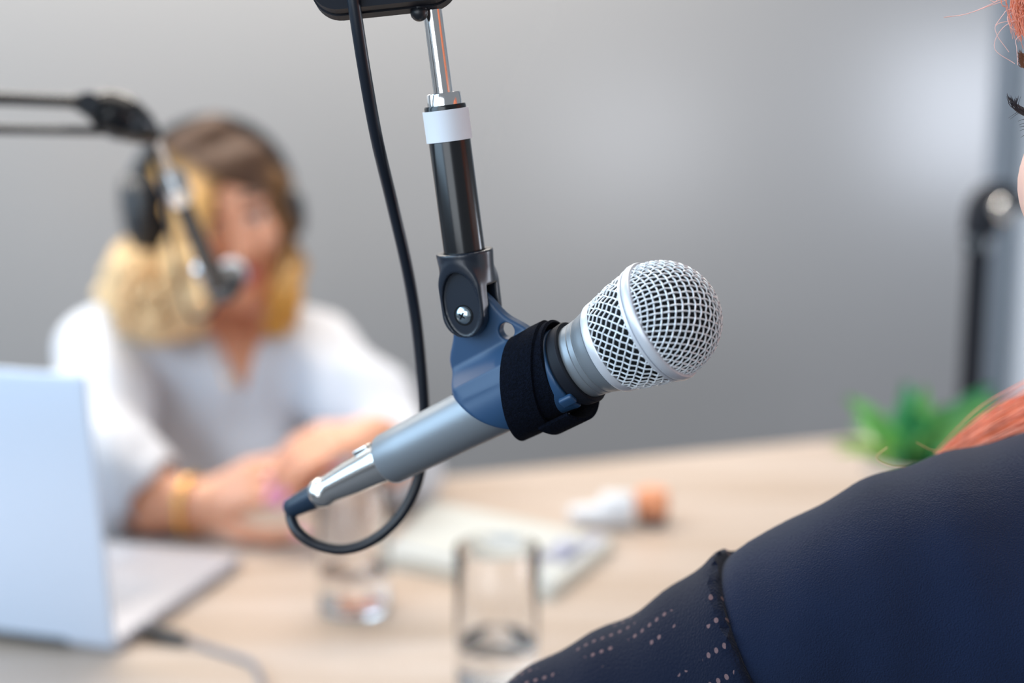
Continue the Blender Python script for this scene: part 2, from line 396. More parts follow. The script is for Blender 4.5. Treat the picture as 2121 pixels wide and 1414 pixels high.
mesh('latch_button', *boxm(L3(166, 9.4, 0), (a, u, w), (9*mm, 3*mm, 6*mm), .8*mm), M['satin'], sh)
mesh('strain_relief', *lathe(S, -a, [(s*mm, r*mm) for s, r in [(200, 5), (201, 6.2), (208, 6.0), (216, 5.3), (221, 4.9), (222, 4.2), (222, 2)]], 40, u), M['boot'], r0)

# ---- clip: cradle and tongue as one moulded body
PV = (78.0, 42.0)
def local_field(lo, hi, h, f):
    F = Field(lo, hi, h); sl, G = F._blk(F.lo, F.lo+F.n*F.h); F.D = np.broadcast_to(f(*G), F.D.shape).astype(np.float32).copy(); return F.mesh()
def smin(x, y, k): h = np.maximum(k-np.abs(x-y), 0)/k; return np.minimum(x, y)-h*h*k*.25
def smax(x, y, k): return -smin(-x, -y, k)
def clip_sdf(s, U, Wd):
    r = np.sqrt(U*U+Wd*Wd); ph = np.degrees(np.arctan2(np.abs(Wd), U))
    rb = np.interp(s, [44, 52, 62, 80, 110], [16.6, 15.4, 14.6, 14.0, 13.2])
    shell = np.maximum(r-(rb+3.0), (rb+.15)-r)
    smx = 103-24*(ph/155)**1.8; smn = 48+0*s
    shell = smax(shell, (s-smx)*.8, 1.5); shell = smax(shell, smn-s, 1.5)
    shell = smax(shell, (ph-158)*.25, 1.0)
    # tongue: triangle web from the cradle up to the pivot
    def seg(s1, u1, s2, u2, r1, r2):
        bx, by = s2-s1, u2-u1; t = np.clip(((s-s1)*bx+(U-u1)*by)/(bx*bx+by*by), 0, 1)
        return np.sqrt((s-s1-t*bx)**2+(U-u1-t*by)**2)-(r1+t*(r2-r1))
    t2 = smin(seg(PV[0], PV[1], 86, 22, 8.2, 12), seg(PV[0]-2, PV[1]-2, 62, 20, 6.5, 5.5), 14)
    t2 = smin(t2, seg(90, 22, 66, 20, 9, 7), 8)
    th = 3.0+np.clip((24-U)/9, 0, 1)**1.5*9
    web = smax(t2, np.abs(Wd)-th, 2.0); web = np.maximum(web, 12-U)
    web = np.maximum(web, rb+.15-r)
    d = smin(shell, web, 7)
    d = np.maximum(d, rb+.1-r)
    hole = np.sqrt((s-66)**2+(U-27.0)**2)-3.7
    return smax(d, -hole, .8)
Vc, Fcc = local_field((44, -20, -20), (106, 52, 20), .62, clip_sdf)
rc = empty('microphone_clip', L3(80, 30, 0), 'dull black clip, blue window light in its colour, cradling the large silver microphone below its black boom tube', 'clip')
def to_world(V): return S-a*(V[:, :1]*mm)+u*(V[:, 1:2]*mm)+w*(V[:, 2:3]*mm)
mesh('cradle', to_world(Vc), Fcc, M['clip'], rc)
# mould line round the near side of the cradle, and end rim
ml = [L3(s, 16.9*math.cos(math.radians(p)), 16.9*math.sin(math.radians(p))) for s, p in [(101.5, 38), (96, 44), (90, 47), (84, 49), (76, 48)]]
mesh('mould_line', *tube(spline(ml, 24), .32*mm, 6), M['blackp'], rc)
mesh('end_rim', *lathe(S, -a, [(s*mm, r*mm) for s, r in [(50.5, 16.9), (47.2, 17.6), (46.8, 18.5), (42.2, 19.0), (41.6, 18.6), (41.6, 17.0)]], 64, u), M['matte'], rc)
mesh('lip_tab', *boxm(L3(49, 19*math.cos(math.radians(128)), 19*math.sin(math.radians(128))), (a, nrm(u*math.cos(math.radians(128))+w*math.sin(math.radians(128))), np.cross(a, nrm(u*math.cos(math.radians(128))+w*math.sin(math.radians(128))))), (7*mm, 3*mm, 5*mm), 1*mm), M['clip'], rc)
# socket, in the frame of the boom tube
pv = L3(PV[0], PV[1], 0)
bl = np.array([-.13, .975, .19]); b = nrm(c2w(bl)); b = nrm(b-w*np.dot(b, w)); nn = np.cross(b, w)
if nn[0] < 0: nn = -nn
def B3(h, n_, ww): return pv+b*h*mm+nn*n_*mm+w*ww*mm
def socket_sdf(h, n_, ww):
    r = np.sqrt(n_*n_+ww*ww)
    cyl = smax(r-np.interp(h, [0, 10, 28], [10.6, 11.4, 12.9]), np.maximum(4-h, h-27.5), 1.0)
    t = np.clip(h/12.0, 0, 1); st = smax(np.sqrt((h-12*t)**2+n_*n_)-10.3, np.abs(ww)-10.5, 1.6)
    d = smin(cyl, st, 4)
    d = smax(d, -(np.maximum(np.abs(ww)-4.6, h-12)), .8)               # fork gap
    rec = np.maximum(np.sqrt(((h-5)/14.5)**2+(n_/8.8)**2)*9-9, 8.9-ww)  # oval flat
    d = smax(d, -rec, .8)
    d = np.maximum(d, -(np.maximum(r-9.4, 21-h)))                      # bore
    sl = np.maximum(np.maximum(np.abs(ww+2)-1.8, np.abs(h-9)-6), 0-n_+5)
    return d
Vs, Fs = local_field((-13, -15, -15), (30, 15, 15), .55, socket_sdf)
Vw = pv+b*(Vs[:, :1]*mm)+nn*(Vs[:, 1:2]*mm)+w*(Vs[:, 2:3]*mm)
sk = mesh('threaded_socket', Vw, Fs, M['socket'], rc)
scr = mesh('screw', *lathe(B3(0, 0, 8.6), w, [(0, 3.9*mm), (.9*mm, 3.8*mm), (1.7*mm, 2.9*mm), (2.1*mm, 1.5*mm), (2.2*mm, 0)], 32), M['screw'], rc)
for q in (0, 1):
    ang = .6+q*PI/2; d1 = b*math.cos(ang)+nn*math.sin(ang)
    mesh('cross_slot', *boxm(B3(0, 0, 10.7), (d1, np.cross(w, d1), w), (3.4*mm, .7*mm, .5*mm)), M['black'], scr)
mesh('screw_well', *lathe(B3(0, 0, 8.55), w, [(0, 4.9*mm), (.5*mm, 4.7*mm), (.5*mm, 4.1*mm), (0, 4.0*mm)], 32, closed=False), M['black'], rc)

# ---- hook-and-loop strap
def strap_band(sc, tilt, off, wd, rx, th, squash, ph0=0, ph1=360, sag=0):
    V = []; K = 96; full = ph1-ph0 >= 360
    for i in range(K+(0 if full else 1)):
        p = math.radians(ph0+(ph1-ph0)*i/K); cu, cw = math.cos(p), math.sin(p)
        lowf = max(0, -cu)
        for j, (ds, dr) in enumerate([(-wd/2, 0), (-wd/2+.5, th), (0, th+.25), (wd/2-.5, th), (wd/2, 0), (0, -.2)]):
            rr = rx+dr+sag*lowf**2
            V.append(L3(sc+ds+tilt*cu+off*cw, rr*cu+3.0, rr*cw))
    n = 6; m = K+(0 if full else 1); F = []
    for i in range(K):
        i2 = (i+1) % m
        for j in range(n): F.append((i*n+j, i*n+(j+1) % n, i2*n+(j+1) % n, i2*n+j))
    if not full: F += [tuple(range(n))[::-1], tuple((m-1)*n+j for j in range(n))]
    return np.array(V), F
rs_ = empty('cable_tie_strap', L3(62, 0, 0), 'black fabric hook-and-loop strap wound round the clip and the large silver microphone', 'strap')
mesh('inner_wrap', *strap_band(58.5, -4, 0, 17, 18.0, 1.3, 1, sag=1.5), M['velcro'], rs_)
mesh('outer_wrap', *strap_band(67, -9.0, -1.5, 18, 19.3, 1.4, 1, sag=2.5), M['velcro'], rs_)
# loose end under the body
V = []; K = 24
for i in range(K+1):
    t_ = i/K; p = math.radians(150+75*t_); rr = 22.5+3.5*math.sin(PI*min(1, t_*1.2))
    for ds, dr in [(-8, 0), (-8, 1.4), (8, 1.4), (8, 0)]:
        V.append(L3(57+ds-8*t_+5, 3.0+rr*math.cos(p)+dr*math.cos(p), rr*math.sin(p)+dr*math.sin(p)))
F_ = [(i*4+j, i*4+(j+1) % 4, i*4+4+(j+1) % 4, i*4+4+j) for i in range(K) for j in range(4)]+[(0, 1, 2, 3), tuple(K*4+j for j in (3, 2, 1, 0))]
mesh('loose_end', np.array(V), F_, M['velcro'], rs_)

# ---- boom carrying the hero microphone
rb = empty('boom_arm', B3(60, 0, 0), 'boom arm end with black tube, white tape and chrome rod above the large silver microphone', 'boom arm')
bp_ = lambda pr: [(h*mm, r*mm) for h, r in pr]
mesh('tube', *lathe(pv, b, bp_([(21.5, 3), (21.5, 9.2), (91, 9.2), (91.8, 8.9), (91.8, 6)]), 64), M['black'], rb)
mesh('tape_band', *lathe(pv, b, bp_([(76.3, 9.2), (76.3, 10.1), (89.8, 10.1), (89.8, 9.2)]), 64), M['tape'], rb, label='white tape band')
mesh('collar', *lathe(pv, b, bp_([(91, 3), (91, 7.6), (96.6, 7.5), (97.1, 7.1), (97.1, 3)]), 48), M['chrome'], rb)
mesh('rod', *lathe(pv, b, bp_([(94, 4.2), (165, 4.2)]), 32), M['chrome'], rb, label='chrome rod')
# joint housing at the top edge of the view, with two spring arms leading up and away to its base
h0 = W(700, -28, .600); h1 = W(888, -48, .600); hd = nrm(h1-h0); hb = nrm(c2w((0, 0, 1.0))); hu = np.cross(hb, hd)
def stad(r, shift=0, n=18):
    out = []
    for i in range(n+1): t_ = PI/2+PI*i/n; out.append(h0+r*mm*(math.cos(t_)*hd+math.sin(t_)*hu)+hb*shift*mm)
    for i in range(n+1): t_ = -PI/2+PI*i/n; out.append(h1+r*mm*(math.cos(t_)*hd+math.sin(t_)*hu)+hb*shift*mm)
    return out
mesh('joint_housing', *join([prism(stad(11.2, 2), hb, 9*mm), prism(stad(11.9, -7), hb, 9*mm)]), M['matte'], rb, False)
mesh('wing_nut', *join([tube([W(866, -20, .606), W(868, 24, .606)], [8*mm*.5, 8*mm*.45], 16), sphere(W(868, 26, .606), 3.8*mm)]), M['blackp'], rb)
for q in (0, 1):
    p0 = h0+hd*(.004+.03*q)+hb*(-.012+.01*q); mesh('spring_arm', *tube([p0, p0+c2w((-.30, .42, .02))], .006, 16), M['black'], rb)

# ------------------------------------------------------------------ second boom, pointing its microphone at the far speaker
rb2 = empty('boom_arm', W(250, 240, 1.05), 'black boom arm reaching in from the left edge to the blonde person', 'boom arm')
for yy, y2, r_ in ((205, 214, .0046), (268, 272, .0034)):
    mesh('arm_bar', *tube([W(-420, yy-14, .90), W(0, yy, .98), W(225, y2, 1.05)], r_, 14), M['black'], rb2)
mesh('joint_knuckle', *tube(spline([W(158, 210, 1.03), W(200, 222, 1.04), W(245, 240, 1.05), W(288, 262, 1.06), W(326, 286, 1.07)], 24), np.interp(np.linspace(0, 1, 24), [0, .2, .35, .55, .8, 1], [.006, .010, .0165, .018, .013, .005]), 24, True, 1), M['black'], rb2)
mesh('joint_pivot', *tube([W(278, 256, 1.04), W(278, 256, 1.08)], .007, 20), M['blackp'], rb2)
mesh('joint_pivot', *tube([W(184, 214, 1.015), W(184, 214, 1.05)], .008, 20), M['blackp'], rb2)
mesh('rod', *tube([W(322, 280, 1.07), W(366, 392, 1.17)], .0030, 16), M['chrome'], rb2, label='chrome rod')
mesh('collar', *tube([W(357, 374, 1.155), W(370, 404, 1.18)], .0120, 24), M['chrome'], rb2, label='chrome collar')
mesh('tube', *tube([W(372, 408, 1.18), W(447, 588, 1.33)], np.array([.0072, .0092]), 24), M['black'], rb2)
S2, a2_, u2, w2 = cam_frame(482, 566, 1.45, 456, 616, 1.335)
mc = empty('microphone_clip', W(444, 588, 1.36), 'black clip with a chrome bolt holding the microphone before the blonde person', 'clip')
mesh('cradle', *lathe(S2-a2_*.028, -a2_, [(0, .0105), (0, .0150), (.04, .0145), (.048, .0135), (.048, .0085)], 40), M['blackp'], mc)
mesh('socket', *tube([W(436, 560, 1.32), W(454, 604, 1.36)], [.012, .011], 24), M['blackp'], mc)
mesh('bolt', *join([sphere(W(415, 560, 1.315), .0085), tube([W(415, 560, 1.315), W(440, 580, 1.34)], .004, 12)]), M['chrome'], mc, label='chrome bolt')
microphone(S2, a2_, u2, w2, 'small blurred microphone seen from its tail before the mouth of the blonde person', False, .00056)
mm2 = .00056
rcb = empty('microphone_cable', S2-a2_*.10, 'cable with chrome plug behind the microphone of the blonde person', 'cable')
mesh('connector_shell', *lathe(S2, -a2_, [(s*mm2, r*mm2) for s, r in [(153, 7), (153, 12.5), (178, 12.4), (196, 12), (200, 12), (201, 4)]], 40), M['chrome'], rcb, label='chrome connector shell')
e2 = S2-a2_*.1125
mesh('cord', *tube(spline([e2, e2-a2_*.02, W(428, 655, 1.30), W(396, 655, 1.30), W(375, 600, 1.28), W(352, 480, 1.22), W(322, 330, 1.10), W(240, 222, 1.09), W(80, 200, 1.03), W(-300, 192, .97)], 90), .0022, 10), M['rubber'], rcb)

# ------------------------------------------------------------------ right boom stand
D3 = 1.95
rr3 = empty('boom_arm', T(2003, 935), 'black upright boom post with elbow joint at the right edge behind the plant', 'boom arm')
pt = T(2003, 935); pt_top = W(2030, 470, D3)
mesh('post', *tube([pt, pt_top], .0165, 24), M['matte'], rr3)
mesh('clamp', *boxm(pt+Zv*.012, (WT, WN, Zv), (.06, .06, .024), .004), M['black'], rr3)
mesh('post_collar', *tube([W(2023, 520, D3), W(2025, 496, D3)], .019, 24), M['black'], rr3)
mesh('elbow', *tube(spline([W(2031, 485, D3), W(2034, 445, D3), W(2046, 418, D3), W(2075, 412, D3), W(2110, 420, D3)], 24), [.024]*20+[.019]*4, 24), M['matte'], rr3)
mesh('elbow_knob', *lathe(W(2080, 435, D3-.035), c2w((0, 0, 1)), [(0, .017), (.008, .017), (.012, .014), (.013, 0)], 32), M['chrome'], rr3, label='chrome elbow knob')
mesh('upper_arm', *tube([W(2104, 420, D3), W(2420, 440, D3)], .011, 20), M['black'], rr3)

# ------------------------------------------------------------------ laptop
hc = T(242, 1358); ax_h = nrm(T(0, 1327)-hc)                     # along the hinge to the left
ax_d = np.cross(Zv, ax_h); ax_d = ax_d if ax_d[1] > 0 else -ax_d   # away from the camera
WL, DL = .355, .245
rl = empty('laptop', hc+ax_h*WL/2+ax_d*DL/2, 'open silver laptop at the left edge with its lid back towards the camera', 'laptop')
bc = hc+ax_h*WL/2+ax_d*(DL/2+.004)+Zv*.008
base = mesh('base', *boxm(bc, (ax_h, ax_d, Zv), (WL, DL, .014), .004), M['alu_deck'], rl)
mesh('keyboard', *boxm(bc+Zv*.0073-ax_d*.035, (ax_h, ax_d, Zv), (WL*.78, .105, .0008)), M['keys'], base, False)
mesh('touchpad', *boxm(bc+Zv*.0073+ax_d*.07, (ax_h, ax_d, Zv), (.13, .08, .0006)), M['keys'], base, False)
top = hc-ax_d*.024+Zv*.259
lup = nrm(top-hc); ln = np.cross(ax_h, lup)
lc = hc+ax_h*WL/2+lup*.131+Zv*.008
lid = mesh('lid', *boxm(lc, (ax_h, lup, ln), (WL, .260, .007), .003), M['alu'], rl)
lnb = ln if np.dot(ln, ax_d) > 0 else -ln
mesh('screen', *boxm(lc+lnb*.0036, (ax_h, lup, lnb), (WL*.95, .225, .0006)), M['black'], lid, False)
mesh('hinge', *tube([hc+ax_h*.05+Zv*.010, hc+ax_h*(WL-.05)+Zv*.010], .005, 12), M['blackp'], rl)
# charger plug and cord
rp = empty('charging_cable', T(350, 1330), 'grey charging cable with black plug lying beside the silver laptop', 'cable')
q0 = T(300, 1322)+Zv*.008; q1 = T(392, 1338)+Zv*.006
mesh('plug', *tube([q0, q0+(q1-q0)*.15, q0+(q1-q0)*.8, q1], [.005, .0075, .0065, .003], 14), M['blackp'], rp)
mesh('cord', *tube(spline([q1, T(440, 1350)+Zv*.003, T(490, 1366)+Zv*.003, T(522, 1380)+Zv*.003, T(537, 1402)+Zv*.003, T(545, 1440)+Zv*.003, T(540, 1560)+Zv*.003], 60), .0027, 10), M['grey_cord'], rp)
tag(mesh('headphone_cord', *tube(spline([T(225, 1112)+Zv*.002, T(330, 1122)+Zv*.002, T(420, 1128)+Zv*.002, T(520, 1134)+Zv*.002, T(600, 1130)+Zv*.002, T(660, 1112)+Zv*.002, T(700, 1085)+Zv*.002], 60), .0022, 8), M['grey_cord']),
    'thin grey cord lying on the table between the laptop and the hands', 'cable')

# ------------------------------------------------------------------ notebook
A_, B_, C_, D_ = T(888, 1040, .752), T(1272, 1118, .752), T(1142, 1222, .752), T(792, 1150, .752)
ex = nrm(D_-A_); ey = nrm(B_-A_); hN = .012
rn = empty('notebook', (A_+C_)/2-Zv*.012, 'thick open cream notebook lying on the table behind the two glasses', 'notebook')
def slab(P4, z0, z1, ins=0):
    ctr = sum(P4)/4; P = [p+(ctr-p)*ins for p in P4]
    V = np.array([[p[0], p[1], z0] for p in P]+[[p[0], p[1], z1] for p in P])
    return V, [(3, 2, 1, 0), (4, 5, 6, 7)]+[(i, (i+1) % 4, 4+(i+1) % 4, 4+i) for i in range(4)]
P4 = [A_, B_, C_, D_]
mesh('pages', *slab(P4, .7415, .7535, .004), M['cream'], rn, False)
mesh('cover', *slab(P4, .740, .7415), M['paper'], rn, False)
mesh('top_sheet', *slab(P4, .7535, .7545, .01), M['paper'], rn, False)
def onN(s, t_, z=.7548): p = A_*(1-s)*(1-t_)+B_*s*(1-t_)+C_*s*t_+D_*(1-s)*t_; return np.array([p[0], p[1], z])
q = [onN(.02, .86), onN(.97, .86), onN(.97, .92), onN(.02, .92)]
mesh('printed_band', *slab(q, .7546, .7549), M['greyline'], rn, False)
for (s, t_, ds, dt) in [(.84, .3, .05, .1), (.86, .5, .07, .14), (.80, .62, .04, .12), (.93, .22, .03, .2), (.92, .48, .03, .22)]:
    mesh('printed_mark', *slab([onN(s-ds, t_-dt), onN(s+ds, t_-dt), onN(s+ds, t_+dt*.6), onN(s-ds, t_+dt*.6)], .7546, .7549), M['ink'], rn, False)

# ------------------------------------------------------------------ tumblers
def tumbler(p, label, lvl):
    r = empty('water_glass', p, label, 'glass', 'straight water glasses on the table')
    R1, R0, hh = .0362, .0352, .129; t_ = .0009
    mesh('glass_wall', *lathe(p, Zv, [(0.0, 1e-5), (0, R0-.002), (.001, R0-.0003), (.003, R0), (hh-.001, R1), (hh, R1-.0005), (hh-.0004, R1-t_), (.011, R0-t_), (.009, R0-t_-.002), (.0085, 1e-5)], 72), M['glass'], r)
    Rw = R0-t_+.0001
    mesh('water', *lathe(p, Zv, [(.0087, 1e-5), (.0091, Rw-.002), (.0112, Rw), (lvl, Rw+.0003), (lvl, 1e-5)], 72), M['water'], r)
    return r
tumbler(T(1030, 1428)+Zv*.0003, 'nearest clear water glass, standing before the corner of the cream notebook', .042)
tumbler(T(735, 1258)+Zv*.0003, 'clear water glass standing just below the looped black cable, left of the notebook', .038)

# ------------------------------------------------------------------ small things behind the notebook
p0 = T(1272, 1090)
r = empty('plastic_bottle', p0, 'small white plastic bottle lying beside an orange pot behind the notebook', 'bottle')
dirn = nrm(W(1310, 1050, 1.7)-W(1180, 1050, 1.7)); q = p0+Zv*.021
mesh('bottle_body', *lathe(q+dirn*(-.018), dirn, [(0, .002), (0, .012), (.005, .0205), (.036, .0208), (.039, .019), (.039, .0)], 40), M['whitep'], r)
mesh('nozzle', *lathe(q+dirn*(-.054)-Zv*.006, dirn, [(0, 0), (0, .008), (.01, .0105), (.04, .0125)], 32), M['whitep'], r)
p1 = T(1350, 1082)
r = empty('small_pot', p1, 'small orange pot with a dark base beside the white bottle', 'pot')
mesh('orange_body', *lathe(p1, Zv, [(.013, .004), (.013, .0192), (.015, .0197), (.036, .0195), (.0385, .018), (.0385, 0)], 40), M['orange'], r, label='orange upper body')
mesh('dark_base', *lathe(p1, Zv, [(0, 0), (0, .017), (.0015, .018), (.0128, .0182), (.013, 0)], 40), M['darkp'], r, label='dark brown base')

# ------------------------------------------------------------------ plant
pp = T(1888, 1085)
r = empty('potted_plant', pp, 'green leafy plant in a pale pot on the table behind the dark blue shoulder', 'plant')
mesh('pot', *lathe(pp, Zv, [(0, 0), (0, .045), (.003, .048), (.08, .062), (.083, .062), (.083, .057), (.070, .055)], 56), M['pot'], r)
mesh('soil', *lathe(pp, Zv, [(.072, .056), (.075, .03), (.076, 0)], 40), M['soil'], r, False)
def leaf(p0, p1, wid, bend, col):
    n = 16; d = p1-p0; side = nrm(np.cross(d, c2w((0.05, .1, 1.0)))); V = []; cc = []
    for i in range(n+1):
        t_ = i/n; c0 = p0+d*t_+bend*math.sin(PI*t_); wd = wid*(math.sin(PI*min(1, .12+.88*t_)**.8))**.8*(1 if t_ < .98 else .15)
        up = np.cross(side, nrm(d))
        for j in (-1, -.5, 0, .5, 1): V.append(c0+side*wd*j*.5+up*wid*.16*abs(j)); cc.append(np.array(col)*(1.0 if j else .8))
    V = np.array(V); k = 5
    back = V-np.cross(side, nrm(d))*.0007
    F = [(i*k+j, i*k+j+1, (i+1)*k+j+1, (i+1)*k+j) for i in range(n) for j in range(4)]
    m = len(V); F += [tuple(m+q for q in f[::-1]) for f in F]
    bd = [i*k for i in range(n+1)]; bd2 = [i*k+4 for i in range(n+1)]
    F += [(bd[i], bd[i+1], m+bd[i+1], m+bd[i]) for i in range(n)]+[(bd2[i+1], bd2[i], m+bd2[i], m+bd2[i+1]) for i in range(n)]
    return np.vstack([V, back]), F, np.array(cc*2)
g1, g2, g3 = srgb(112, 178, 92), srgb(52, 148, 92), srgb(160, 200, 100)
Dp = 1.70; lb = pp+Zv*.072
leaves = [(1748, 822, 1.70, .030, g1), (1790, 860, 1.66, .026, g1), (1872, 790, 1.70, .034, g2), (1912, 796, 1.66, .032, g1), (1886, 840, 1.62, .034, g2), (1966, 838, 1.70, .03, g1), (1990, 860, 1.66, .03, g2),
          (2055, 796, 1.70, .034, g2), (2070, 822, 1.66, .03, g1), (2030, 850, 1.64, .03, g1), (1712, 918, 1.66, .014, g3), (1728, 940, 1.68, .014, g3), (1800, 930, 1.60, .02, g3), (1960, 935, 1.58, .024, g2), (1840, 950, 1.58, .026, g2),
          (1850, 850, 1.78, .03, g2), (1930, 850, 1.78, .03, g2), (2020, 900, 1.68, .03, g2), (1900, 900, 1.58, .03, g1), (1760, 880, 1.74, .02, g1)]
for (x, y, d, wd, cl) in leaves:
    tip = W(x, y, d); bs = lb+np.array([(tip-lb)[0]*.12, (tip-lb)[1]*.12, -.003])
    V, F, cc = leaf(bs, tip, wd*.9, Zv*.012, cl)
    mesh('leaf', V, F, M['leaf'], r, col=cc)

# ------------------------------------------------------------------ people helpers
def head(F, o, X, Y, Z, s=1.0, kk=1.0):
    P = lambda x, y, z: o+(X*x+Y*y+Z*z)*s
    ax = np.array([X, Y, Z]); E = lambda c, r_, k=.012, op='add': F.ell(P(*c), np.array(r_)*s, ax, k*s, op)
    E((0, -.018, .032), (.073, .094, .084)); E((0, .018, -.028), (.061, .066, .088), .03)
    F.cap(P(0, .060, -.098), P(0, .058, -.094), .022*s, k=.03*s)
    for q in (-1, 1):
        F.cap(P(q*.052, -.002, -.058), P(q*.012, .060, -.098), .017*s, .018*s, k=.03*s)
        E((q*.036, .052, -.032), (.026, .026, .024), .025)
        F.cap(P(q*.014, .081, .022), P(q*.046, .064, .022), .008*s, .007*s, k=.014*s)
        E((q*.074, -.014, -.010), (.008, .017, .030), .008)
        F.cap(P(q*.032, .096, .002), P(q*.034, .096, .002), .013*s, k=.014*s, op='sub')
        E((q*.032, .066, .001), (.0135, .0125, .012), .004)
        E((q*.011, .092, -.043), (.008, .010, .007), .008)
    F.cap(P(0, .082, .004), P(0, .100, -.038), .0075*s, .0105*s, k=.012*s)
    E((0, .084, -.066), (.023, .010, .0062), .006); E((0, .082, -.0775), (.020, .011, .0075), .006)
    E((0, .094, -.0715), (.020, .004, .0012), .002, 'sub')
    return P
def face_col(V, o, X, Y, Z, s, skin, lip, brow):
    q = (V-o)/s; x, y, z = q@X, q@Y, q@Z; c = np.tile(np.array(skin), (len(V), 1))
    m = ((np.abs(x)/.025)**2+((z+.0715)/.0135)**2 < 1) & (y > .07); c[m] = lip
    m = (((np.abs(x)-.032)/.0135)**2+((z-.001)/.0065)**2 < 1) & (y > .05); c[m] = (.55, .5, .5)
    m = (((np.abs(x)-.032))**2+((z-.001))**2 < .0055**2) & (y > .05); c[m] = (.04, .02, .015)
    m = (((np.abs(x)-.032)/.019)**2+((z-.0085)/.0035)**2 < 1) & (y > .05); c[m] = np.array(brow)*.5
    zz = z-.027-.004*np.cos((np.abs(x)-.03)*60); m = (np.abs(np.abs(x)-.032) < .019) & (np.abs(zz) < .0042) & (y > .05); c[m] = brow
    return c
def hand(F, wrist, d, n, s=1.0, curl=(.35, .5, .4), thumb=1, spread=.06, nails=None, tips=None):
    d = nrm(d); n = nrm(n-d*np.dot(n, d)); t = np.cross(d, n)*thumb       # t: thumb side
    P = lambda x, y, z: wrist+(d*x+t*y+n*z)*s
    F.cap(P(-.015, 0, 0), P(.015, 0, 0), .021*s, .022*s, k=.015*s)
    for y in (.022, .007, -.008, -.022):
        F.cap(P(.012, y*.7, 0), P(.078-.004*abs(y)/.02, y*1.05, -.002), .0125*s, .0105*s, k=.012*s)
    out = []
    for i, (y, L) in enumerate([(.025, .95), (.0085, 1.05), (-.009, .98), (-.025, .78)]):
        p = P(.082-.004*(i == 3), y, 0); a_ = .12+.05*i; r0 = .0086*s; q = p
        for j, (ln_, cu) in enumerate(zip((.043, .026, .021), curl)):
            a_ += cu; dd = d*math.cos(a_)+n*math.sin(a_)+t*spread*(1.5-i)*.6; q2 = q+nrm(dd)*ln_*L*s
            F.cap(q, q2, r0, r0*.93, k=.004*s); q = q2; r0 *= .93
        out.append((q, nrm(dd)))
    p = P(.022, .026, .004); r0 = .0115*s
    for ln_, (cx, cy, cz) in zip((.038, .030, .024), ((.75, .62, .25), (.88, .35, .35), (.93, .1, .40))):
        dd = nrm(d*cx+t*cy+n*cz); F.cap(p, p+dd*ln_*s, r0, r0*.9, k=.006*s); p = p+dd*ln_*s; r0 *= .9
    out.append((p, dd)); return out, n
SKINW, LIPW, BROWW = srgb(226, 165, 134), srgb(188, 80, 104), srgb(60, 36, 28)

# ------------------------------------------------------------------ the blonde person at the far side
def rot(X, Y, Z, yaw, pit, rol):
    def R(v, k, t_): return v*math.cos(t_)+np.cross(k, v)*math.sin(t_)+k*np.dot(k, v)*(1-math.cos(t_))
    Y, X = R(Y, Z, yaw), R(X, Z, yaw); Y, Z = R(Y, X, pit), R(Z, X, pit); X, Z = R(X, Y, rol), R(Z, Y, rol); return X, Y, Z
hx, hy, hz = rot(np.array([-1., 0, 0]), np.array([0, -1., 0]), Zv, math.radians(24), math.radians(-4), math.radians(8))
ho = W(455, 442, 1.86); HS = .95
rw = empty('person', T(420, 1090)*np.array([1, 0, 0])+np.array([0, 1.95, .45]), 'blonde person in a white blouse seated across the table, wearing headphones, hands together', 'person')
F = Field((-.80, 1.30, .45), (.02, 2.16, 1.46), .0042)
P = head(F, ho, hx, hy, hz, HS)
shL, shR = W(215, 735, 1.90), W(640, 735, 1.93); neck0 = P(0, -.02, -.07); neck1 = (shL+shR)/2+np.array([0, .01, .045])
F.chain([neck0, P(0, -.03, -.13), neck1], [.047, .045, .056], .02)
chest = (shL+shR)/2+np.array([.0, 0, -.13]); belly = chest+np.array([0, .06, -.20])
F.cap(shL+np.array([.03, 0, 0]), shR-np.array([.03, 0, 0]), .052, k=.03)
F.ell(chest, (.145, .092, .15), k=.04); F.ell(belly, (.125, .09, .16), k=.05)
F.ell(belly+np.array([0, .02, -.15]), (.15, .11, .10), k=.05)
for q in (-1, 1): F.ell(chest+np.array([q*.065, -.075, -.03]), (.055, .045, .055), k=.04)
elL = T(262, 1098)+Zv*.040; wrL = T(415, 1112)+Zv*.036
elR = W(822, 980, 1.76); wrR = W(775, 905, 1.66)
F.chain([shL, (shL+elL)/2+np.array([-.015, 0, 0]), elL], [.052, .044, .036], .03); F.chain([elL, elL*.6+wrL*.4, wrL], [.036, .036, .026], .015)
F.chain([shR, (shR+elR)/2+np.array([.01, 0, 0]), elR], [.052, .044, .036], .03); F.chain([elR, elR*.6+wrR*.4, wrR], [.036, .035, .026], .015)
tipsL, nL = hand(F, wrL, W(590, 975, 1.60)-wrL, np.array([.3, .75, -.65]), .97, (.15, .4, .3), -1)
tipsR, nR = hand(F, wrR, W(655, 915, 1.60)-wrR, np.array([-.4, .3, -1.0]), .86, (.3, .45, .4), 1)
V, Q = F.mesh()
c = face_col(V, ho, hx, hy, hz, HS, SKINW, LIPW, BROWW)
mesh('body', V, Q, M['skin'], rw, col=c)
nl = []
for tips, dz in ((tipsL, nL), (tipsR, nR)):
    for p, d in tips:
        up = -dz; up = nrm(up-d*np.dot(up, d)); nl.append(boxm(p+d*.008+up*.004, (d, np.cross(d, up), up), (.024, .010, .0018), .0008))
for v_, f_ in nl: mesh('fingernail', v_, f_, M['nail'], rw, label='long pink fingernail')
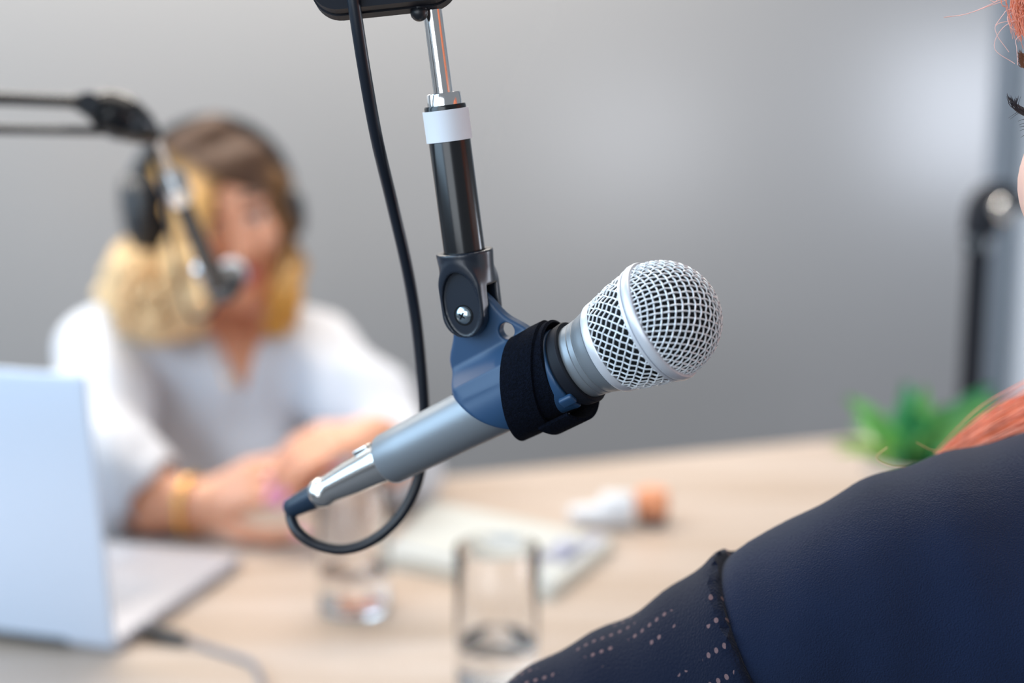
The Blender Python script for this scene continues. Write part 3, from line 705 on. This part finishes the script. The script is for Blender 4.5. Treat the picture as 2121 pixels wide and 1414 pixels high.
# blouse
F = Field((-.82, 1.34, .50), (.06, 2.18, 1.24), .0055); i_ = .014
F.cap(shL+np.array([.03, 0, -.004]), shR-np.array([.03, 0, .004]), .052+i_*.6, k=.03)
F.ell(chest, (.145+i_, .092+i_, .15+i_), k=.04); F.ell(belly, (.135+i_, .10+i_, .17), k=.05); F.ell(belly+np.array([0, .02, -.15]), (.16+i_, .12+i_, .11), k=.05)
for q in (-1, 1): F.ell(chest+np.array([q*.065, -.075, -.03]), (.060, .055, .062), k=.04)
F.chain([shL+Zv*.002, (shL+elL)/2+np.array([-.018, 0, .01]), elL+np.array([-.02, .01, .03]), elL+(wrL-elL)*.22+Zv*.01], [.060, .064, .060, .052], .03)
F.chain([shR+Zv*.002, (shR+elR)/2+np.array([.012, 0, .005]), elR+Zv*.012, elR+(wrR-elR)*.2], [.060, .060, .050, .045], .03)
F.cap(elL+(wrL-elL)*.28, elL+(wrL-elL)*1.2, .050, .056, k=.004, op='sub')
va = W(490, 838, 1.80)
fr_ = nrm(np.array([0, -1, .15])); n1 = np.array([-(.105), 0, .19]); n2 = np.array([.08, 0, .19])
def vneck(X, Y, Z):
    z = Z-va[2]; x = X-va[0]; dL = -x*.84-z*.50; dR = x*.94-z*.36
    return np.maximum(np.maximum(dL, dR)+0*Y, (Y-(chest[1]+.02)))
F.fun(vneck, .006, 'sub')
F.fun(lambda X, Y, Z: (-(Z-.755))+0*X+0*Y+np.where(Y > 1.74, -1, 0), .004, 'and') if False else None
F.disp(waves(.0022, 55, 6, 3)); F.disp(waves(.0035, 22, 5, 9))
V, Q = F.mesh(); mesh('blouse', V, Q, M['blouse'], rw)
mesh('cuff', *tube([elL+(wrL-elL)*.10+Zv*.020, elL+(wrL-elL)*.34+Zv*.024], [.048, .054], 32, False, 1), M['blouse'], rw)
mesh('necklace', *tube(spline([W(440, 700, 1.82), W(462, 770, 1.78), W(478, 800, 1.77), W(500, 770, 1.78), W(522, 700, 1.82)], 40), .0009, 6), M['gold'], rw)
br = [wrL+(wrL-elL)*(-.10)+.033*(math.cos(t_)*np.array([0, 0, 1.])+math.sin(t_)*nrm(np.cross(wrL-elL, Zv))) for t_ in np.linspace(0, 2*PI, 40)]
tag(mesh('bracelet', *tube(br, .0048, 10, False), M['gold']), 'wide gold bracelet on the wrist of the blonde person', 'bracelet')
# hair
def px_r(r_, d): return r_*d/FPX
def hair_mass(Fh, pts, k=.02): Fh.chain([W(x, y, d) for x, y, d, _ in pts], [px_r(q, d) for _, _, d, q in pts], k)
F = Field((-.66, 1.62, .92), (-.18, 2.10, 1.46), .0045)
F.ell(W(462, 415, 1.90), (.088, .10, .082), k=.02); F.ell(P(0, -.024, .036), (.082, .100, .090), np.array([hx, hy, hz]), .02)
hair_mass(F, [(400, 345, 1.90, 40), (355, 420, 1.93, 44), (320, 500, 1.90, 52), (290, 585, 1.82, 66), (330, 650, 1.80, 60), (395, 665, 1.82, 38)])
hair_mass(F, [(415, 345, 1.80, 40), (398, 440, 1.765, 36), (385, 540, 1.75, 45), (400, 625, 1.76, 48)])
hair_mass(F, [(270, 570, 1.88, 50), (250, 610, 1.86, 40), (300, 670, 1.84, 40)])
hair_mass(F, [(560, 370, 1.86, 26), (588, 450, 1.88, 20), (598, 540, 1.88, 26), (592, 610, 1.86, 34), (572, 668, 1.86, 26)])
hair_mass(F, [(520, 500, 2.0, 70), (500, 620, 2.0, 80), (400, 640, 1.98, 80)])
F.disp(waves(.0045, 90, 7, 4))
Fh_ell = P(0, .060, -.035)
F.ell(P(.008, .085, -.050), np.array([.050, .075, .100])*HS, np.array([hx, hy, hz]), .012, 'sub')
hair_mass(F, [(425, 350, 1.79, 30), (408, 430, 1.755, 30), (398, 520, 1.75, 32)], .01)
V, Q = F.mesh()
def wo_hair(V):
    rel = V-CAM; fwd = c2w((0, 0, -1.)); d = rel@fwd; x = (rel@np.array([1., 0, 0]))/d*FPX+1060.5; up = c2w((0, 1., 0)); y = 707-(rel@up)/d*FPX
    dark, gold, pale = np.array(srgb(84, 62, 48)), np.array(srgb(204, 158, 98)), np.array(srgb(226, 194, 150))
    t1 = np.clip((y-352+(x-430)*(-.6))/55, 0, 1)[:, None]; t2 = np.clip((y-430)/180-(x-330)/400, 0, 1)[:, None]
    cc = dark*(1-t1)+(gold*(1-t2)+pale*t2)*t1
    rt = (np.clip((x-540)/30, 0, 1)*np.clip((590-y)/80, 0, 1))[:, None]; cc = cc*(1-rt)+np.array(srgb(110, 80, 50))*rt
    g2_ = (np.clip((x-520)/40, 0, 1)*np.clip((y-560)/60, 0, 1))[:, None]; return cc*(1-g2_)+np.array(srgb(206, 150, 72))*g2_
hb_ = mesh('hair', V, Q, M['hair'], rw, col=wo_hair(V))
rs = np.random.RandomState(5); lk = []; lk2 = []
for i in range(150):
    if rs.rand() < .78: x0 = rs.uniform(270, 420); y0 = rs.uniform(380, 560) if x0 > 355 else rs.uniform(520, 590); x1 = x0+rs.uniform(-70, 10)*((y0-300)/250); y1 = rs.uniform(600, 705)
    else: x0, y0 = rs.uniform(585, 606), rs.uniform(520, 570); x1, y1 = x0+rs.uniform(-30, 14), rs.uniform(630, 700)
    d = rs.uniform(1.735, 1.85); n = 26; tt = np.linspace(0, 1, n); amp = rs.uniform(4, 13); fq = rs.uniform(2, 4); ph = rs.uniform(0, 6)
    if x1 < 215: x1 = 215+rs.uniform(0, 25)
    pts = np.array([W(x0+(x1-x0)*q+amp*q*math.sin(fq*6.28*q+ph), y0+(y1-y0)*q, d+.008*math.cos(fq*6.28*q+ph)) for q in tt])
    (lk2 if x0 > 500 else lk).append(tube(pts, np.interp(tt, [0, .2, .8, 1], [.001, .0042, .004, .0008]), 6))
for l_ in (lk, lk2):
    V, Fq = join(l_); mesh('curled_locks', V, Fq, M['hair'], hb_, col=wo_hair(V))
# headphones
rh = empty('headphones', P(0, 0, .12), 'black over-ear headphones worn by the blonde person', 'headphones')
QL_ = 1 if hx[0] < 0 else -1
arc = [P((.112 if math.cos(t_)*QL_ > 0 else .100)*math.cos(t_), -.012, .012+.110*math.sin(t_)) for t_ in np.linspace(-.15, PI+.15, 40)]
mesh('headband', *tube(arc, .0085, 12, True, 1.6), M['blackp'], rh)
QL = 1 if hx[0] < 0 else -1
for q in (1, -1):
    k_ = 1.0 if q == QL else .82; cpos = P(q*(.110 if q == QL else .098), -.004, .006 if q == QL else -.012)
    def stretch(vf): v = vf[0]; return v+np.outer((v-cpos)@hz, hz)*.35*(q == QL), vf[1]
    mesh('ear_cup', *stretch(lathe(cpos, hx*q, [(-.016, .020), (-.014, .044*k_), (0, .048*k_), (.010, .044*k_), (.016, .030*k_), (.017, 0)], 36)), M['blackp'], rh)
    mesh('ear_cushion', *stretch(lathe(cpos, hx*q, [(-.034, .024), (-.036, .034), (-.030, .046*k_), (-.018, .047*k_), (-.014, .040*k_)], 36)), M['velcro'], rh)

# ------------------------------------------------------------------ the red-haired person at the right
SKINR = srgb(236, 190, 172)
rp_ = empty('person', W(2300, 1400, .72), 'red-haired person in a dark blue top at the right edge, seen from behind', 'person')
al = math.radians(66)
ry = nrm(np.array([-math.cos(al), math.sin(al), -.04])); rz = nrm(Zv-ry*np.dot(Zv, ry)); rx = np.cross(ry, rz)
er = W(2178, 226, .602)                                 # outer corner of the near eye
lft = rx if rx[0] < 0 else -rx; sg = 1 if rx[0] < 0 else -1
RS = 1.0
ro = er-(lft*.047+ry*.062)*RS
lo_ = np.array([-.15, .38, .60]); hi_ = np.array([.62, 1.05, 1.50])
F = Field(lo_, hi_, .005)
PR = head(F, ro, rx, ry, rz, RS)
NK = W(2480, 1070, .66); B1 = W(1900, 1262, .655); B2 = W(1705, 1345, .66); EL = W(1120, 1600, .71)
pr = lambda q, d: q*d/FPX
F.chain([PR(0, -.02, -.07), PR(0, -.035, -.14), NK], [.050, .048, .060], .02)
def torso(F, e=0.0):
    F.chain([W(2500, 1185, .66), W(2150, 1222, .66), B1, B2], [pr(235, .66)+e, pr(225, .66)+e, pr(235, .655)+e, pr(218, .66)+e], .04)
    F.chain([B2, EL], [pr(216, .66)+e, .045+e], .03)
    F.ell(W(2330, 1750, .72), (.155+e, .12+e, .20+e), k=.08)
torso(F, -.004); F.chain([W(2500, 1185, .66), W(2950, 1230, .78)], [.05, .05], .04)
fw = np.array([.06, .60, .80])
hipz = W(2330, 1750, .72)+np.array([.02, 0, -.25]); F.ell(hipz, (.15, .13, .12), k=.06)
V, Q = F.mesh(); V0 = V
c = face_col(V, ro, rx, ry, rz, RS, SKINR, srgb(200, 110, 105), srgb(120, 78, 58))
bd = mesh('body', V, Q, M['skin'], rp_, col=c)
F = Field(lo_, hi_, .0045); torso(F, 0); F.chain([W(2500, 1185, .66), W(2950, 1230, .78)], [.055, .052], .04); F.ell(hipz, (.16, .14, .13), k=.06)
F.disp(waves(.0014, 60, 6, 12)); F.disp(waves(.0018, 25, 5, 2))
sp0 = W(1512, 1200, .66); sdir = nrm(EL-B2); sn = nrm(sdir+c2w((.05, .02, 0)))
V, Q = F.mesh(); mesh('shirt', V, Q, M['navy'], rp_)
# eyelet sleeve from the armhole seam down
def eyelet():
    m = mat('navy_eyelet_knit', srgb(13, 22, 42), .85, bump=.8, bscale=900, spec=.2, sheen=.1); nt = m.node_tree; N = nt.nodes.new; L = nt.links.new; b = nt.nodes['Principled BSDF']
    uv = N('ShaderNodeUVMap'); sx = N('ShaderNodeSeparateXYZ'); L(uv.outputs[0], sx.inputs[0])
    def mth(op, x, y=None):
        n = N('ShaderNodeMath'); n.operation = op
        for i, v in enumerate((x, y)):
            if v is None: continue
            if isinstance(v, (int, float)): n.inputs[i].default_value = v
            else: L(v, n.inputs[i])
        return n.outputs[0]
    fu = mth('SUBTRACT', mth('FRACT', mth('MULTIPLY', sx.outputs[0], 1/.0046)), .5); fv = mth('SUBTRACT', mth('FRACT', mth('MULTIPLY', sx.outputs[1], 1/.0095)), .5)
    d = mth('ADD', mth('POWER', mth('MULTIPLY', fu, 1.0), 2.0), mth('POWER', mth('MULTIPLY', fv, 2.06), 2.0))
    dot = mth('LESS_THAN', d, .05)
    nz = N('ShaderNodeTexNoise'); nz.inputs['Scale'].default_value = 42; L(uv.outputs[0], nz.inputs['Vector'])
    dot = mth('MULTIPLY', dot, mth('GREATER_THAN', nz.outputs['Fac'], .52))
    mx = N('ShaderNodeMix'); mx.data_type = 'RGBA'; L(dot, mx.inputs['Factor']); mx.inputs['A'].default_value = (*srgb(8, 18, 40), 1); mx.inputs['B'].default_value = (*srgb(112, 88, 90), 1)
    L(mx.outputs['Result'], b.inputs['Base Color']); return m
F = Field(lo_, hi_, .0042); F.chain([B2, EL], [pr(216, .66)+.0040, .0488], .03)
F.chain([W(2150, 1222, .66), B1, B2], [pr(225, .66)+.004, pr(235, .655)+.004, pr(218, .66)+.004], .04)
F.disp(waves(.0014, 60, 6, 12)); F.disp(waves(.0018, 25, 5, 2))
cutd = lambda X, Y, Z: -((X-sp0[0])*sn[0]+(Y-sp0[1])*sn[1]+(Z-sp0[2])*sn[2])
F.fun(cutd, .003, 'and'); V, Q = F.mesh()
q = V-B2; vv = q@sdir; e1 = nrm(np.cross(sdir, [0, 0, 1.])); e2_ = np.cross(sdir, e1); ua = np.arctan2(q@e2_, q@e1)*.047
mesh('eyelet_sleeve', V, Q, eyelet(), rp_, uv=np.stack([vv, ua], 1), label='darker sleeve with rows of tiny holes')
# hair: cap, fringe, hair drawn over the shoulder, flyaways
copper, rose = np.array(srgb(226, 124, 84)), np.array(srgb(240, 170, 148))
F = Field(ro-.17, ro+.17, .005); AX = np.array([rx, ry, rz])
F.ell(PR(0, -.03, .038), (.085, .104, .092), AX, .02); F.ell(PR(0, -.06, -.04), (.078, .07, .11), AX, .03)
F.ell(PR(0, .09, -.035), (.058, .07, .092), AX, .01, 'sub'); F.ell(PR(sg*.075, .05, -.03), (.035, .06, .085), AX, .01, 'sub')
F.disp(waves(.0015, 200, 6, 4)); V, Q = F.mesh()
hr = mesh('hair', V, Q, M['hair'], rp_, col=np.tile(copper, (len(V), 1)))
rs = np.random.RandomState(11)
def strands(name, ctrl, n, spread, rad, cols, jit=.3, seg=22, parent=None):
    pts = [np.asarray(p, float) for p in ctrl]; out = []; cc = []
    for i in range(n):
        o1 = rs.normal(size=3); P_ = [p+(o1+rs.normal(size=3)*jit)*s_ for p, s_ in zip(pts, spread)]
        t_ = tube(spline(P_, seg), np.linspace(rad, rad*.35, seg), 4, False); out.append(t_)
        q = rs.rand(); cc.append(np.tile(cols[0]*(1-q)+cols[1]*q, (len(t_[0]), 1)))
    V, Fq = join(out); return mesh(name, V, Fq, M['hair'], parent or hr, col=np.vstack(cc))
strands('shoulder_lock', [PR(sg*.02, -.09, -.02), W(2440, 690, .70), W(2300, 815, .70), W(2200, 866, .70), W(2100, 906, .70), W(2020, 936, .70), W(1950, 957, .70)], 2600, [.018, .012, .0075, .0066, .0056, .0038, .0014], .00045, [copper, rose], .16)
strands('shoulder_lock', [PR(sg*.0, -.09, -.02), W(2440, 760, .71), W(2300, 890, .70), W(2200, 925, .695), W(2090, 945, .695), W(1985, 964, .695)], 1600, [.018, .012, .008, .006, .004, .0016], .00045, [copper, rose], .2)
strands('fringe', [PR(0, .02, .125), PR(sg*.03, .07, .10), W(2150, -20, .60), W(2128, 20, .60), W(2130, 62, .60)], 700, [.010, .008, .0045, .003, .0022], .00022, [copper, rose], .3)
fly = [[(2150, -40), (2060, 5), (2005, 28), (1955, 36)], [(2150, -30), (2090, -2), (2050, 12), (2018, 24)], [(2140, 10), (2090, 20), (2078, 30), (2062, 52)], [(2140, 20), (2090, 30), (2092, 55), (2104, 62)],
       [(2140, 40), (2070, 48), (2064, 70), (2090, 108)], [(2140, 60), (2106, 80), (2106, 100), (2108, 135)], [(2140, 30), (2080, 55), (2060, 100), (2102, 132)], [(2140, 0), (2078, -8), (2060, 4), (2040, -8)]]
V, Fq = join([tube(spline([W(x, y, .60) for x, y in f], 24), .00016, 4, False) for f in fly])
mesh('flyaway_hairs', V, Fq, M['hair'], hr, col=np.tile(np.array(srgb(240, 196, 186)), (len(V), 1)))
fl2 = [[(2000, 940, .70), (1960, 950, .69), (1905, 963, .685), (1850, 965, .68), (1815, 948, .68), (1838, 926, .68)], [(1990, 925, .70), (1960, 931, .69), (1930, 932, .685), (1898, 916, .68)]]
V, Fq = join([tube(spline([W(*p) for p in f], 30), .00024, 4, False) for f in fl2])
mesh('flyaway_hairs', V, Fq, M['hair'], hr, col=np.tile(np.array(srgb(226, 190, 140)), (len(V), 1)))
# brow tuft and lashes
ls = []
for i in range(46):
    t_ = i/45; x0, y0 = 2146-4*t_, 225+10*math.sin(t_*3)+rs.uniform(-2, 2); Ln = rs.uniform(.75, 1.0)
    dz = rs.uniform(-.004, .004)
    p = [W(x0, y0+14-6*t_, .602+dz), W(x0-30*Ln, y0+6-10*t_, .602+dz), W(x0-(48+6*t_)*Ln, y0-8-12*t_, .601+dz), W(x0-(60-10*(1-t_))*Ln+6*(1-t_), y0-26-6*t_*Ln, .60+dz)]
    ls.append(tube(spline(p, 14), np.linspace(.00028, .00005, 14), 5, False))
for (dx, dy, ex_, ey_) in [(-2, 4, -36, 8), (-2, 6, -32, 10), (0, 20, -16, 14), (0, 28, -14, 22), (0, 40, -12, 34), (2, 52, -10, 48), (0, 34, -13, 26)]:
    ls.append(tube(spline([W(2128, 225+dy, .602), W(2128+ex_*.5, 225+dy+2, .602), W(2124+ex_, 225+ey_+12, .602)], 10), np.linspace(.0002, .00005, 10), 5, False))
mesh('eyelashes', *join(ls), M['lash'], rp_)
bw = [tube(spline([W(2135, 142+rs.uniform(-20, 14), .602+rs.uniform(-.003, .003)), W(2118, 128+rs.uniform(-18, 12), .602), W(2108+rs.uniform(-3, 8), 118+rs.uniform(-18, 20), .602)], 8), np.linspace(.00022, .00005, 8), 4, False) for _ in range(60)]
V, Fq = join(bw); mesh('eyebrow', V, Fq, M['hair'], rp_, col=np.tile(np.array(srgb(110, 72, 52)), (len(V), 1)))
